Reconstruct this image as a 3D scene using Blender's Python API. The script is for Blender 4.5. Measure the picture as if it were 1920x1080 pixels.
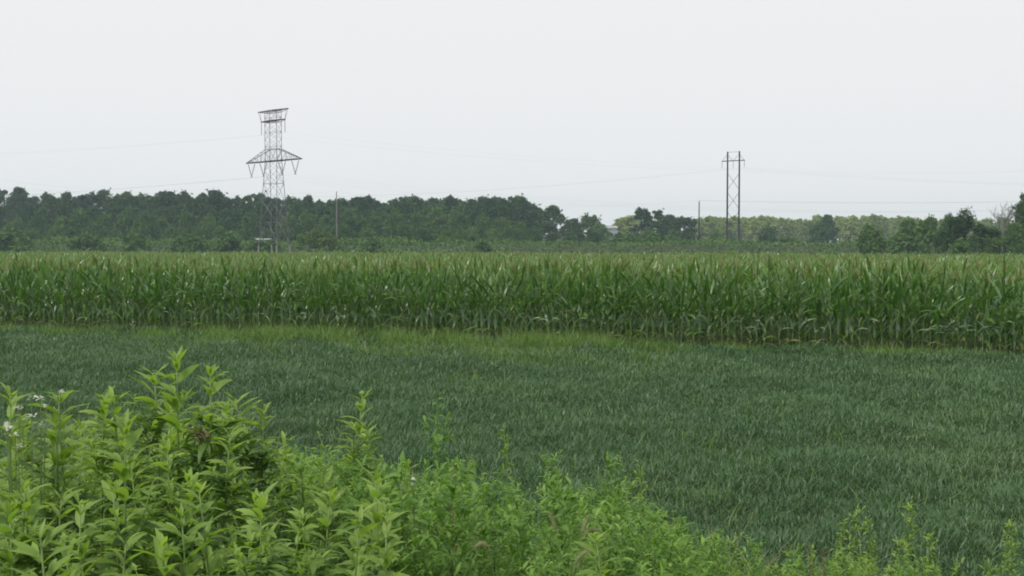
import bpy, math, random
import numpy as np

for o in list(bpy.data.objects):
    bpy.data.objects.remove(o, do_unlink=True)
S = bpy.context.scene
COL = S.collection
R = math.radians
rng = np.random.default_rng(7)
random.seed(7)

# ------------------------------------------------------------------ camera
F = 2000.0                       # focal length in pixels of the 1920-wide frame
CAMZ = 3.2
PITCH = math.atan(80 / F)        # horizon at y=460
cam_d = bpy.data.cameras.new('camera')
cam_d.sensor_width = 36
cam_d.lens = F / 1920 * 36
cam_d.clip_start = 0.1
cam_d.clip_end = 5000
cam = bpy.data.objects.new('camera', cam_d)
COL.objects.link(cam)
cam.location = (0, 0, CAMZ)
cam.rotation_euler = (math.pi / 2 - PITCH, 0, 0)
S.camera = cam

# ------------------------------------------------------------------ world: hazy white overcast
SUN_EL, SUN_AZ = 52, -125        # azimuth measured clockwise from +Y: behind the camera, to the left
w = bpy.data.worlds.new('World')
S.world = w
w.use_nodes = True
nt = w.node_tree
bg = nt.nodes['Background']
sky = nt.nodes.new('ShaderNodeTexSky')
sky.sky_type = 'NISHITA'
sky.sun_disc = False
sky.sun_elevation = R(SUN_EL)
sky.sun_rotation = R(SUN_AZ)
sky.air_density = 1.2
sky.dust_density = 4
mixw = nt.nodes.new('ShaderNodeMix')
mixw.data_type = 'RGBA'
mixw.inputs['Factor'].default_value = 0.97
mixw.inputs[7].default_value = (8.95, 9.0, 9.1, 1)       # the cloud veil (times the strength below)
nt.links.new(sky.outputs[0], mixw.inputs[6])
nt.links.new(mixw.outputs[2], bg.inputs['Color'])
bg.inputs['Strength'].default_value = 0.1
try:
    w.cycles.sampling_method = 'MANUAL'
    w.cycles.sample_map_resolution = 256
except Exception:
    pass

sun_d = bpy.data.lights.new('sun', 'SUN')
sun_d.energy = 2.3
sun_d.angle = R(14)
sun_d.color = (1.0, 0.955, 0.88)
sun = bpy.data.objects.new('sun', sun_d)
COL.objects.link(sun)
sun.rotation_euler = (R(90 - SUN_EL), 0, R(180 - SUN_AZ))
sun.location = (0, 0, 60)

S.view_settings.view_transform = 'Standard'
S.view_settings.look = 'None'
S.view_settings.exposure = 0.0
S.view_settings.gamma = 1.0
try:
    S.cycles.max_bounces = 6
    S.cycles.diffuse_bounces = 3
    S.cycles.glossy_bounces = 2
    S.cycles.transmission_bounces = 3
    S.cycles.volume_bounces = 1
    S.cycles.filter_width = 1.9
except Exception:
    pass


def at(px, py, Y):
    """a pixel of the 1920x1080 photograph to a point at depth Y"""
    u, v = (px - 960) / F, (540 - py) / F
    c, s = math.cos(PITCH), math.sin(PITCH)
    d = np.array((u, c + v * s, -s + v * c))
    d = d * (Y / d[1])
    return (d[0], Y, CAMZ + d[2])


# ------------------------------------------------------------------ mesh helpers
class MB:
    def __init__(self):
        self.v, self.f, self.m, self.n = [], [], [], 0

    def add(self, verts, quads, mat=0):
        verts = np.asarray(verts, dtype=np.float32).reshape(-1, 3)
        quads = np.asarray(quads, dtype=np.int32).reshape(-1, 4)
        self.v.append(verts)
        self.f.append(quads + self.n)
        self.m.append(np.full(len(quads), mat, dtype=np.int32))
        self.n += len(verts)
        return self

    def mesh(self, name, mats, smooth=True):
        v = np.concatenate(self.v)
        f = np.concatenate(self.f)
        mi = np.concatenate(self.m)
        me = bpy.data.meshes.new(name)
        me.vertices.add(len(v))
        me.vertices.foreach_set('co', v.ravel())
        me.loops.add(len(f) * 4)
        me.loops.foreach_set('vertex_index', f.ravel())
        me.polygons.add(len(f))
        me.polygons.foreach_set('loop_start', np.arange(0, len(f) * 4, 4, dtype=np.int32))
        me.polygons.foreach_set('material_index', mi)
        me.polygons.foreach_set('use_smooth', np.full(len(f), smooth, dtype=bool))
        if not isinstance(mats, (list, tuple)):
            mats = [mats]
        for m in mats:
            me.materials.append(m)
        me.update(calc_edges=True)
        return me

    def tube(self, pts, rad, sides=6, mat=0):
        pts = np.asarray(pts, dtype=float)
        n = len(pts)
        rad = np.broadcast_to(np.asarray(rad, dtype=float), (n,))
        t = np.gradient(pts, axis=0)
        t /= np.linalg.norm(t, axis=1)[:, None] + 1e-9
        ref = np.array((0.31, 0.95, 0.05)) if abs(t[0][2]) > 0.7 else np.array((0.03, 0.02, 1.0))
        a = np.cross(t, ref)
        a /= np.linalg.norm(a, axis=1)[:, None] + 1e-9
        b = np.cross(t, a)
        th = np.arange(sides) / sides * 2 * math.pi
        vs = pts[:, None, :] + rad[:, None, None] * (np.cos(th)[None, :, None] * a[:, None, :] + np.sin(th)[None, :, None] * b[:, None, :])
        q = []
        for i in range(n - 1):
            for k in range(sides):
                k2 = (k + 1) % sides
                q.append((i * sides + k, i * sides + k2, (i + 1) * sides + k2, (i + 1) * sides + k))
        # caps
        if sides == 4:
            q.append((3, 2, 1, 0))
            e = (n - 1) * 4
            q.append((e, e + 1, e + 2, e + 3))
        elif sides == 6:
            e = (n - 1) * 6
            q += [(3, 2, 1, 0), (5, 4, 3, 0), (e, e + 1, e + 2, e + 3), (e, e + 3, e + 4, e + 5)]
        return self.add(vs.reshape(-1, 3), q, mat)

    def bar(self, p, q, r, sides=4, mat=0):
        return self.tube([p, q], [r, r], sides, mat)

    def box(self, c, s, mat=0):
        cx, cy, cz = c
        x, y, z = s[0] / 2, s[1] / 2, s[2] / 2
        v = [(cx + i * x, cy + j * y, cz + k * z) for k in (-1, 1) for j in (-1, 1) for i in (-1, 1)]
        q = [(0, 2, 3, 1), (4, 5, 7, 6), (0, 1, 5, 4), (2, 6, 7, 3), (0, 4, 6, 2), (1, 3, 7, 5)]
        return self.add(v, q, mat)


def strips(P, az, el, L, W, droop, n=4, prof=(.5, 1, .9, .6, .05), fold=0.0, roll=0.0, twist=0.0):
    """many curved leaves at once; returns verts, quads"""
    P = np.asarray(P, dtype=float)
    N = len(P)
    B = lambda x: np.broadcast_to(np.asarray(x, dtype=float), (N,))[:, None]
    az, el, L, W, droop, roll, twist = map(B, (az, el, L, W, droop, roll, twist))
    s = np.linspace(0, 1, n + 1)[None, :]
    sm = (np.arange(n) + 0.5)[None, :] / n
    em = el - droop * sm
    step = L / n
    ch = np.concatenate([np.zeros((N, 1)), np.cumsum(np.cos(em) * step, 1)], 1)
    cz = np.concatenate([np.zeros((N, 1)), np.cumsum(np.sin(em) * step, 1)], 1)
    ca, sa = np.cos(az), np.sin(az)
    C = np.stack([P[:, 0:1] + ch * ca, P[:, 1:2] + ch * sa, P[:, 2:3] + cz], -1)
    e = el - droop * s
    nrm = np.stack([-np.sin(e) * ca, -np.sin(e) * sa, np.cos(e)], -1)
    side = np.stack([-sa + 0 * e, ca + 0 * e, 0 * e], -1)
    rl = (roll + twist * s)[..., None]
    sd = side * np.cos(rl) + nrm * np.sin(rl)
    nn = nrm * np.cos(rl) - side * np.sin(rl)
    wd = (W * np.interp(s, np.linspace(0, 1, len(prof)), prof))[..., None] * 0.5
    if fold:
        V = np.stack([C - sd * wd + nn * wd * fold, C, C + sd * wd + nn * wd * fold], 2)
        k = 3
    else:
        V = np.stack([C - sd * wd, C + sd * wd], 2)
        k = 2
    V = V.reshape(N, -1, 3)
    base = (np.arange(N) * (n + 1) * k)[:, None, None]
    q = []
    for i in range(n):
        for j in range(k - 1):
            q.append((i * k + j, i * k + j + 1, (i + 1) * k + j + 1, (i + 1) * k + j))
    Q = np.asarray(q)[None] + base
    return V.reshape(-1, 3), Q.reshape(-1, 4)


U = lambda a, b, n=None: rng.uniform(a, b, n)


# ------------------------------------------------------------------ object helpers
def new_obj(name, me, parent=None, loc=(0, 0, 0), rz=0.0, scale=1.0):
    o = bpy.data.objects.new(name, me)
    COL.objects.link(o)
    o.parent = parent
    o.location = loc
    o.rotation_euler = (0, 0, rz)
    o.scale = (scale,) * 3 if np.isscalar(scale) else scale
    return o


def tag(o, label, cat, group=None, kind=None):
    if label:
        o['label'] = label
    if cat:
        o['category'] = cat
    if group:
        o['group'] = group
    if kind:
        o['kind'] = kind
    return o


def thing(name, parts, label, cat, loc=(0, 0, 0), rz=0.0, scale=1.0, group=None):
    """an Empty at the base parenting its parts; parts = [(name, mesh) ...]"""
    e = new_obj(name, None, None, loc, rz, scale)
    e.empty_display_size = 0.2
    for pn, me in parts:
        new_obj(pn, me, e)
    return tag(e, label, cat, group)


def struct(name, me, label=None, cat=None):
    o = new_obj(name, me)
    o['kind'] = 'structure'
    return tag(o, label, cat)


# ------------------------------------------------------------------ materials
def leaf_mat(name, a, b, c=None, trans=0.35, gloss=0.35, rough=0.5, obj_var=0.0, nscale=0.0):
    """leaf: colour runs a..b(..c) from leaf to leaf (one random value per leaf)"""
    m = bpy.data.materials.new(name)
    m.use_nodes = True
    t = m.node_tree
    t.nodes.clear()
    out = t.nodes.new('ShaderNodeOutputMaterial')
    geo = t.nodes.new('ShaderNodeNewGeometry')
    ramp = t.nodes.new('ShaderNodeValToRGB')
    ramp.color_ramp.elements[0].color = (*a, 1)
    ramp.color_ramp.elements[1].color = (*b, 1)
    if c:
        ramp.color_ramp.elements[1].position = 0.8
        el = ramp.color_ramp.elements.new(1.0)
        el.color = (*c, 1)
    src = geo.outputs['Random Per Island']
    if nscale:
        tc = t.nodes.new('ShaderNodeTexCoord')
        no = t.nodes.new('ShaderNodeTexNoise')
        no.inputs['Scale'].default_value = nscale
        no.inputs['Detail'].default_value = 3
        t.links.new(tc.outputs['Object'], no.inputs['Vector'])
        mr = t.nodes.new('ShaderNodeMapRange')
        mr.inputs[1].default_value = 0.3
        mr.inputs[2].default_value = 0.7
        t.links.new(no.outputs['Fac'], mr.inputs[0])
        mx = t.nodes.new('ShaderNodeMath')
        mx.operation = 'MULTIPLY_ADD'
        mx.inputs[1].default_value = 0.5
        t.links.new(src, mx.inputs[0])
        m2 = t.nodes.new('ShaderNodeMath')
        m2.operation = 'MULTIPLY'
        m2.inputs[1].default_value = 0.5
        t.links.new(mr.outputs[0], m2.inputs[0])
        t.links.new(m2.outputs[0], mx.inputs[2])
        src = mx.outputs[0]
    t.links.new(src, ramp.inputs[0])
    colr = ramp.outputs[0]
    if obj_var:
        oi = t.nodes.new('ShaderNodeObjectInfo')
        hs = t.nodes.new('ShaderNodeHueSaturation')
        mr = t.nodes.new('ShaderNodeMapRange')
        mr.inputs[3].default_value = 1 - obj_var
        mr.inputs[4].default_value = 1 + obj_var
        t.links.new(oi.outputs['Random'], mr.inputs[0])
        t.links.new(mr.outputs[0], hs.inputs['Value'])
        mh = t.nodes.new('ShaderNodeMapRange')
        mh.inputs[3].default_value = 0.5 + obj_var * 0.06
        mh.inputs[4].default_value = 0.5 - obj_var * 0.06
        t.links.new(oi.outputs['Random'], mh.inputs[0])
        t.links.new(mh.outputs[0], hs.inputs['Hue'])
        t.links.new(colr, hs.inputs['Color'])
        colr = hs.outputs[0]
    p = t.nodes.new('ShaderNodeBsdfPrincipled')
    p.inputs['Roughness'].default_value = rough
    p.inputs['Specular IOR Level'].default_value = gloss
    t.links.new(colr, p.inputs['Base Color'])
    tr = t.nodes.new('ShaderNodeBsdfTranslucent')
    tc2 = t.nodes.new('ShaderNodeMix')
    tc2.data_type = 'RGBA'
    tc2.blend_type = 'MULTIPLY'
    tc2.inputs['Factor'].default_value = 1
    tc2.inputs[7].default_value = (1.25, 1.35, 0.6, 1)
    t.links.new(colr, tc2.inputs[6])
    t.links.new(tc2.outputs[2], tr.inputs['Color'])
    mx = t.nodes.new('ShaderNodeMixShader')
    mx.inputs[0].default_value = trans
    t.links.new(p.outputs[0], mx.inputs[1])
    t.links.new(tr.outputs[0], mx.inputs[2])
    t.links.new(mx.outputs[0], out.inputs['Surface'])
    return m


def plain_mat(name, a, b, scale=3.0, rough=0.7, metal=0.0, stretch=(1, 1, 1), bump=0.0):
    m = bpy.data.materials.new(name)
    m.use_nodes = True
    t = m.node_tree
    p = t.nodes['Principled BSDF']
    p.inputs['Roughness'].default_value = rough
    p.inputs['Metallic'].default_value = metal
    tc = t.nodes.new('ShaderNodeTexCoord')
    mp = t.nodes.new('ShaderNodeMapping')
    mp.inputs['Scale'].default_value = stretch
    no = t.nodes.new('ShaderNodeTexNoise')
    no.inputs['Scale'].default_value = scale
    no.inputs['Detail'].default_value = 6
    no.inputs['Roughness'].default_value = 0.65
    ramp = t.nodes.new('ShaderNodeValToRGB')
    ramp.color_ramp.elements[0].position = 0.35
    ramp.color_ramp.elements[1].position = 0.65
    ramp.color_ramp.elements[0].color = (*a, 1)
    ramp.color_ramp.elements[1].color = (*b, 1)
    t.links.new(tc.outputs['Object'], mp.inputs[0])
    t.links.new(mp.outputs[0], no.inputs['Vector'])
    t.links.new(no.outputs['Fac'], ramp.inputs[0])
    t.links.new(ramp.outputs[0], p.inputs['Base Color'])
    if bump:
        bp = t.nodes.new('ShaderNodeBump')
        bp.inputs['Strength'].default_value = bump
        t.links.new(no.outputs['Fac'], bp.inputs['Height'])
        t.links.new(bp.outputs[0], p.inputs['Normal'])
    return m


M = {}
M['ground'] = plain_mat('soil_and_grass', (.030, .045, .018), (.055, .075, .028), .35, .95)
M['corn_leaf'] = leaf_mat('corn_leaf', (.048, .138, .024), (.145, .28, .050), (.27, .38, .27), .35, .8, .34)  # last colour paints pale bluish highlights onto some of the leaves
M['corn_dry'] = leaf_mat('corn_dry_leaf', (.11, .16, .045), (.24, .25, .11), None, .2, .2, .8)
M['corn_stalk'] = plain_mat('corn_stalk', (.13, .19, .05), (.20, .24, .09), 5, .6)
M['tassel'] = leaf_mat('corn_tassel', (.19, .22, .085), (.33, .33, .15), None, .25, .2, .8)
M['husk'] = plain_mat('corn_husk', (.14, .22, .05), (.24, .30, .10), 14, .6)
M['crop'] = leaf_mat('bluish_crop_blade', (.041, .105, .041), (.094, .180, .070), (.25, .32, .17), .25, .5, .42, nscale=.22)
M['yellow_grass'] = leaf_mat('yellow_green_grass', (.095, .195, .048), (.185, .30, .080), (.28, .32, .14), .35, .3, .6)
M['weed_leaf'] = leaf_mat('weed_leaf', (.068, .150, .032), (.155, .260, .050), (.30, .35, .10), .4, .4, .5, obj_var=.2, nscale=9)
M['weed_young'] = leaf_mat('weed_young_leaf', (.18, .30, .055), (.29, .42, .090), None, .45, .4, .5)
M['weed_dark'] = leaf_mat('weed_lower_leaf', (.055, .125, .030), (.10, .19, .045), None, .35, .45, .45)
M['small_leaf'] = leaf_mat('small_weed_leaf', (.12, .25, .042), (.22, .37, .075), None, .4, .35, .55, obj_var=.15)
M['lime_leaf'] = leaf_mat('lime_weed_leaf', (.17, .30, .050), (.29, .42, .09), None, .4, .3, .6, obj_var=.1)
M['stem'] = plain_mat('green_stem', (.12, .19, .05), (.18, .25, .08), 20, .6)
M['red_stem'] = plain_mat('reddish_dry_stem', (.12, .05, .03), (.20, .11, .06), 20, .8)
M['dry'] = leaf_mat('dry_grass', (.26, .23, .12), (.40, .35, .20), None, .25, .2, .8)
M['dead_leaf'] = leaf_mat('dead_brown_leaf', (.09, .07, .045), (.17, .13, .085), None, .1, .2, .8)
M['petal'] = leaf_mat('white_petal', (.48, .52, .46), (.66, .68, .62), None, .3, .2, .7)
M['foxtail'] = leaf_mat('foxtail_bristle', (.22, .27, .12), (.36, .37, .20), None, .3, .2, .8)
M['tree_dark'] = leaf_mat('dark_tree_leaf', (.022, .068, .022), (.060, .130, .038), None, .2, .25, .7, obj_var=.32, nscale=.25)
M['tree_mid'] = leaf_mat('mid_tree_leaf', (.040, .105, .024), (.095, .185, .042), None, .2, .25, .7, obj_var=.32, nscale=.25)
M['tree_light'] = leaf_mat('pale_poplar_leaf', (.17, .24, .055), (.34, .41, .12), None, .25, .25, .7, obj_var=.12, nscale=.25)
M['bush_bright'] = leaf_mat('bright_bush_leaf', (.085, .15, .035), (.15, .23, .055), None, .3, .25, .7, nscale=.6)
M['bush'] = leaf_mat('dull_bush_leaf', (.055, .13, .032), (.12, .21, .055), None, .2, .2, .7, nscale=.5)
M['scrub'] = leaf_mat('scrub_leaf', (.055, .13, .030), (.12, .21, .055), (.17, .19, .09), .2, .2, .8, nscale=.12)
M['bark'] = plain_mat('bark', (.05, .042, .034), (.10, .085, .07), 2, .9)
M['bare'] = plain_mat('bare_grey_branches', (.20, .19, .17), (.30, .28, .26), 2, .9)
M['steel'] = plain_mat('galvanised_steel', (.10, .105, .125), (.18, .18, .21), .8, .55, .3)
M['steel_dark'] = plain_mat('weathered_steel', (.04, .036, .05), (.065, .06, .07), .8, .6, .2)
M['concrete'] = plain_mat('concrete', (.17, .17, .16), (.26, .26, .24), 2, .9)
M['insulator'] = plain_mat('grey_glass_insulator', (.05, .07, .075), (.09, .11, .11), 3, .4)
M['wood_pole'] = plain_mat('tarred_pole_wood', (.030, .017, .042), (.052, .032, .068), 1.5, .85, stretch=(6, 6, .5))  # dark wood, with a purple lens fringe painted into its colour
M['grey_pole'] = plain_mat('weathered_pole_wood', (.16, .15, .14), (.27, .25, .23), 1.5, .85, stretch=(6, 6, .5))
M['wire'] = plain_mat('aluminium_wire', (.16, .16, .17), (.22, .22, .23), 3, .5, .5)
M['pale_roof'] = plain_mat('pale_roof', (.24, .28, .27), (.34, .38, .36), 1, .6)
M['pale_wall'] = plain_mat('pale_wall', (.32, .36, .40), (.42, .46, .50), 1, .8)
M['window'] = plain_mat('window_glass', (.03, .035, .04), (.05, .055, .06), 1, .15)

# ------------------------------------------------------------------ ground
SL = 0.3                                  # the field runs askew: nearer on the right
tt = lambda X, Y: Y + SL * X
T_CORN = 33.0
LEVEE_Y = 278.0


def zg(X, Y):
    X, Y = np.asarray(X, float), np.asarray(Y, float)
    t = Y + SL * X
    a = np.clip((t - 2.0) / 8.0, 0, 1)
    z = 1.5 * (1 - a * a * (3 - 2 * a))
    z = np.where(t < -9, 1.5 - np.clip((-9 - t) / 6, 0, 1) * 1.5, z)
    b = np.clip(1 - np.maximum(np.abs(Y - LEVEE_Y) - 4, 0) / 9, 0, 1)
    z = z + 3.3 * (b * b * (3 - 2 * b)) * (1 + 0.06 * np.sin(X * .05) + .04 * np.sin(X * .13 + 1))
    z = z + 0.02 * np.sin(X * 1.7 + Y) * (Y < 60)
    return z


ys = np.unique(np.concatenate([np.linspace(-400, -20, 12), np.linspace(-18, 14, 70), np.linspace(15, 60, 40), np.linspace(64, 260, 36),
                               np.linspace(262, 296, 30), np.linspace(300, 700, 14), np.linspace(760, 1500, 8)]))
xs = np.unique(np.concatenate([np.linspace(-1200, -100, 30), np.linspace(-90, -22, 24), np.linspace(-20, 20, 60), np.linspace(22, 90, 24), np.linspace(100, 1200, 30)]))
XX, YY = np.meshgrid(xs, ys)
nx, ny = len(xs), len(ys)
gv = np.stack([XX, YY, zg(XX, YY)], -1).reshape(-1, 3)
ii, jj = np.meshgrid(np.arange(nx - 1), np.arange(ny - 1))
a0 = (jj * nx + ii).ravel()
struct('ground', MB().add(gv, np.stack([a0, a0 + 1, a0 + nx + 1, a0 + nx], 1)).mesh('ground', M['ground']),
       'flat farm field ground reaching a low grassy bank', 'ground')


# ------------------------------------------------------------------ trees
def tree_meshes(seed, H, W, nl, per, leaf, mat, base=.12, shape='oval', lobe=.17, spiky=0.0):
    g = np.random.default_rng(seed)
    cr = MB()
    centres = []
    for i in range(nl):
        u = g.uniform(0, 1) ** .75
        if shape == 'oval':
            r = (1 - u ** 3.2 * .88) ** .5 * (.75 + .25 * min(1, u * 3))
        elif shape == 'poplar':
            r = (1 - u ** 4 * .85) ** .5
        elif shape == 'round':
            r = math.sqrt(max(0, 1 - (2 * u - .75) ** 2 / 1.6))
        else:
            r = math.sqrt(max(0.02, 1 - u * u))
        lr = W * lobe * g.uniform(.65, 1.25) * (1 - .45 * u)
        rad = max(0, W / 2 * r - lr * .7) * math.sqrt(g.uniform(.15, 1))
        th = g.uniform(0, 2 * math.pi)
        z = H * (base + (1 - base) * u) - lr * (.9 if u > .5 else .2)
        c = np.array((rad * math.cos(th), rad * math.sin(th), max(z, lr * .6)))
        centres.append((c, lr))
        n = int(per * g.uniform(.7, 1.3))
        d = g.normal(size=(n, 3))
        d /= np.linalg.norm(d, axis=1)[:, None]
        d[:, 2] = np.where(d[:, 2] < -.35, -d[:, 2], d[:, 2])
        st = np.array((1, 1, g.uniform(1.0, 1.5) + spiky))
        P = c + d * lr * st * (g.uniform(.35, 1.15, n) ** .6)[:, None]
        # ragged shoots standing out of the lobe
        ns = int(n * .32)
        sh = g.normal(size=(5, 3)) * (.6, .6, .35) + np.array((0, 0, .75))
        kk = g.integers(0, 5, ns)
        P[:ns] = c + sh[kk] * (lr * g.uniform(.6, 1.55, ns))[:, None] + g.normal(size=(ns, 3)) * lr * .16
        nrm = d * .9 + g.normal(size=(n, 3)) * .65 + np.array((0, 0, .35))
        nrm /= np.linalg.norm(nrm, axis=1)[:, None]
        aa = np.cross(nrm, g.normal(size=(n, 3)))
        aa /= np.linalg.norm(aa, axis=1)[:, None]
        bb = np.cross(nrm, aa)
        sz = (leaf * g.uniform(.5, 1.15, n))[:, None]
        V = np.stack([P - aa * sz * .9, P - bb * sz * .42 + nrm * sz * .15, P + aa * sz, P + bb * sz * .42 + nrm * sz * .12], 1).reshape(-1, 3)
        cr.add(V, np.arange(n * 4).reshape(-1, 4))
    tr = MB()
    lean = g.uniform(-.3, .3, 2)
    top = H * .8
    zt = np.linspace(-.3, top, 7)
    tr.tube(np.stack([lean[0] * zt / top, lean[1] * zt / top, zt], 1), np.linspace(H * .018, H * .004, 7), 6)
    for c, lr in centres[:14]:
        z0 = max(.5, c[2] * .55)
        p0 = np.array((lean[0] * z0 / top, lean[1] * z0 / top, z0))
        mid = (p0 + c) / 2 + np.array((0, 0, .06 * H * .3))
        tr.tube([p0, mid, c], [H * .008, H * .005, H * .002], 4)
    return [('trunk', tr.mesh('trunk', M['bark'])), ('crown', cr.mesh('crown', mat, smooth=False))]


print('trees')
V_TALL = [tree_meshes(100 + i, 20, 9.5, 60, 95, .62, M['tree_dark'], shape='oval', spiky=.5) for i in range(4)]
V_POP = [tree_meshes(120 + i, 20, 6.4, 40, 95, .6, M['tree_dark'], shape='poplar', lobe=.22, spiky=.9) for i in range(3)]
V_MID = [tree_meshes(140 + i, 13, 11.0, 50, 110, .5, M['tree_mid'], shape='round', base=.05) for i in range(4)]
V_LIGHT = [tree_meshes(160 + i, 18, 9.5, 46, 100, .7, M['tree_light'], shape='poplar', lobe=.2, spiky=.8, base=.03) for i in range(3)]
V_BUSH = [tree_meshes(180 + i, 4, 5.5, 18, 120, .34, M['bush'], shape='dome', base=.0, lobe=.2) for i in range(3)]
V_BRIGHT = [tree_meshes(190 + i, 5, 6, 20, 130, .34, M['bush_bright'], shape='dome', base=.0, lobe=.2, spiky=.3) for i in range(2)]

ORD = ['nearest', 'second', 'third', 'fourth', 'fifth', 'sixth', 'seventh', 'eighth', 'ninth', 'tenth', 'eleventh', 'twelfth', 'thirteenth',
       'fourteenth', 'fifteenth', 'sixteenth', 'seventeenth', 'eighteenth', 'nineteenth', 'twentieth']


def place_tree(var, variants, px, top, Y, wscale=1.0, label='', cat='tree', group=None, name='tree', baseH=20.0):
    X, _, zt = at(px, top, Y)
    z0 = float(zg(X, Y)) - .1
    s = (zt - z0) / baseH
    return thing(name, variants[var % len(variants)], label, cat, (X, Y, z0), random.uniform(0, 6.28), (s * wscale, s * wscale, s), group)


def landmark_label(px, lst, marks, desc, row):
    """count from the nearest landmark: how many of lst stand between"""
    m = min(marks, key=lambda q: sum(1 for p in lst if min(p, q[0]) < p <= max(p, q[0])) + abs(px - q[0]) / 1e4)
    side = 'left' if px < m[0] else 'right'
    k = sum(1 for p in lst if (px <= p < m[0]) or (m[0] <= p <= px)) - 1
    k = max(0, k)
    wd = ORD[k] if k < len(ORD) else str(k + 1) + 'th'
    return f'{desc}, {wd} {side} of {m[1]} in {row}'


back = [(-90, 362), (-50, 366), (-18, 360), (4, 358), (36, 354), (64, 372), (90, 365), (112, 374), (127, 364), (150, 368), (170, 361), (193, 359), (214, 370), (232, 362), (250, 371), (268, 366),
        (288, 370), (305, 361), (322, 362), (345, 362), (360, 374), (375, 371), (393, 360), (409, 361), (422, 372), (440, 368), (462, 370), (481, 365), (500, 372), (520, 374),
        (545, 371), (562, 373), (580, 370), (600, 378), (614, 376), (627, 379), (641, 374), (655, 378), (672, 372), (690, 370), (706, 378), (722, 383), (740, 376), (757, 371), (776, 370), (795, 377),
        (810, 374), (828, 378), (845, 370), (862, 376), (880, 376), (903, 371), (918, 374), (932, 372), (948, 376), (963, 370), (977, 371), (992, 380), (1003, 388), (1012, 408)]
marks = [(514, 'the lattice tower'), (631, 'the grey pole'), (1016, 'the wood gap'), (0, 'the left edge')]
pxs = [p for p, _ in back]
for i, (px, top) in enumerate(back):
    nxt = min(abs(px - p) for p in pxs if p != px)
    Y = 400 + random.uniform(-12, 18) + (30 if i % 2 else 0)
    prev = back[i - 1][1] if i else top
    tall = top < prev
    if random.random() < .4:
        variants, ws, ad = V_POP, random.uniform(1.2, 1.6), 'slender'
    else:
        variants, ws, ad = V_TALL, random.uniform(1.0, 1.3), 'full-crowned'
    place_tree(i, variants, px, top, Y, ws,
               landmark_label(px, pxs, marks, f'{"taller" if tall else "lower"} {ad} dark tree', 'the back row'),
               'tree', 'dark trees in the back row of the wood', 'dark_tree')

fill = [(-75 + 31 * k + (k * 7) % 11, 384 + (k * 5) % 9) for k in range(34)]
fl = [p for p, _ in fill]
for i, (px, top) in enumerate(fill):
    place_tree(i, V_TALL, px, top, 372 + random.uniform(-6, 8), random.uniform(1.0, 1.25),
               landmark_label(px, fl, marks, 'mid-height dark tree', 'the middle row'),
               'tree', 'mid-height trees in the middle row of the wood', 'dark_tree')

front = [(-60, 398), (-15, 402), (30, 412), (72, 400), (118, 408), (150, 396), (196, 402), (240, 392), (275, 398), (300, 410), (352, 398), (392, 404), (440, 394), (470, 402), (540, 404),
         (575, 398), (612, 406), (660, 394), (700, 402), (742, 394), (780, 400), (822, 392), (860, 398), (905, 404), (940, 410), (975, 418), (1003, 428)]
fx = [p for p, _ in front]
for i, (px, top) in enumerate(front):
    place_tree(i, V_MID, px, top, 345 + random.uniform(-8, 12), random.uniform(.8, 1.0),
               landmark_label(px, fx, marks, 'low rounded green tree', 'the front row'),
               'tree', 'lower rounded trees along the front of the wood', 'round_tree', baseH=13.0)
under = [(15, 425), (60, 430), (105, 424), (165, 428), (215, 432), (262, 426), (320, 424), (372, 430), (415, 426), (455, 430), (560, 424), (600, 428), (648, 424), (690, 432), (735, 426), (790, 430),
         (835, 424), (885, 428), (930, 432), (965, 434), (-25, 428), (505, 430)]
ux = [p for p, _ in under]
for i, (px, top) in enumerate(under):
    place_tree(i + 1, V_MID, px, top, 325 + random.uniform(-5, 8), random.uniform(1.0, 1.3),
               landmark_label(px, ux, marks, 'squat dark green tree', 'the lowest tier'),
               'tree', 'squat trees at the foot of the wood', 'squat_tree', baseH=13.0)

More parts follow.
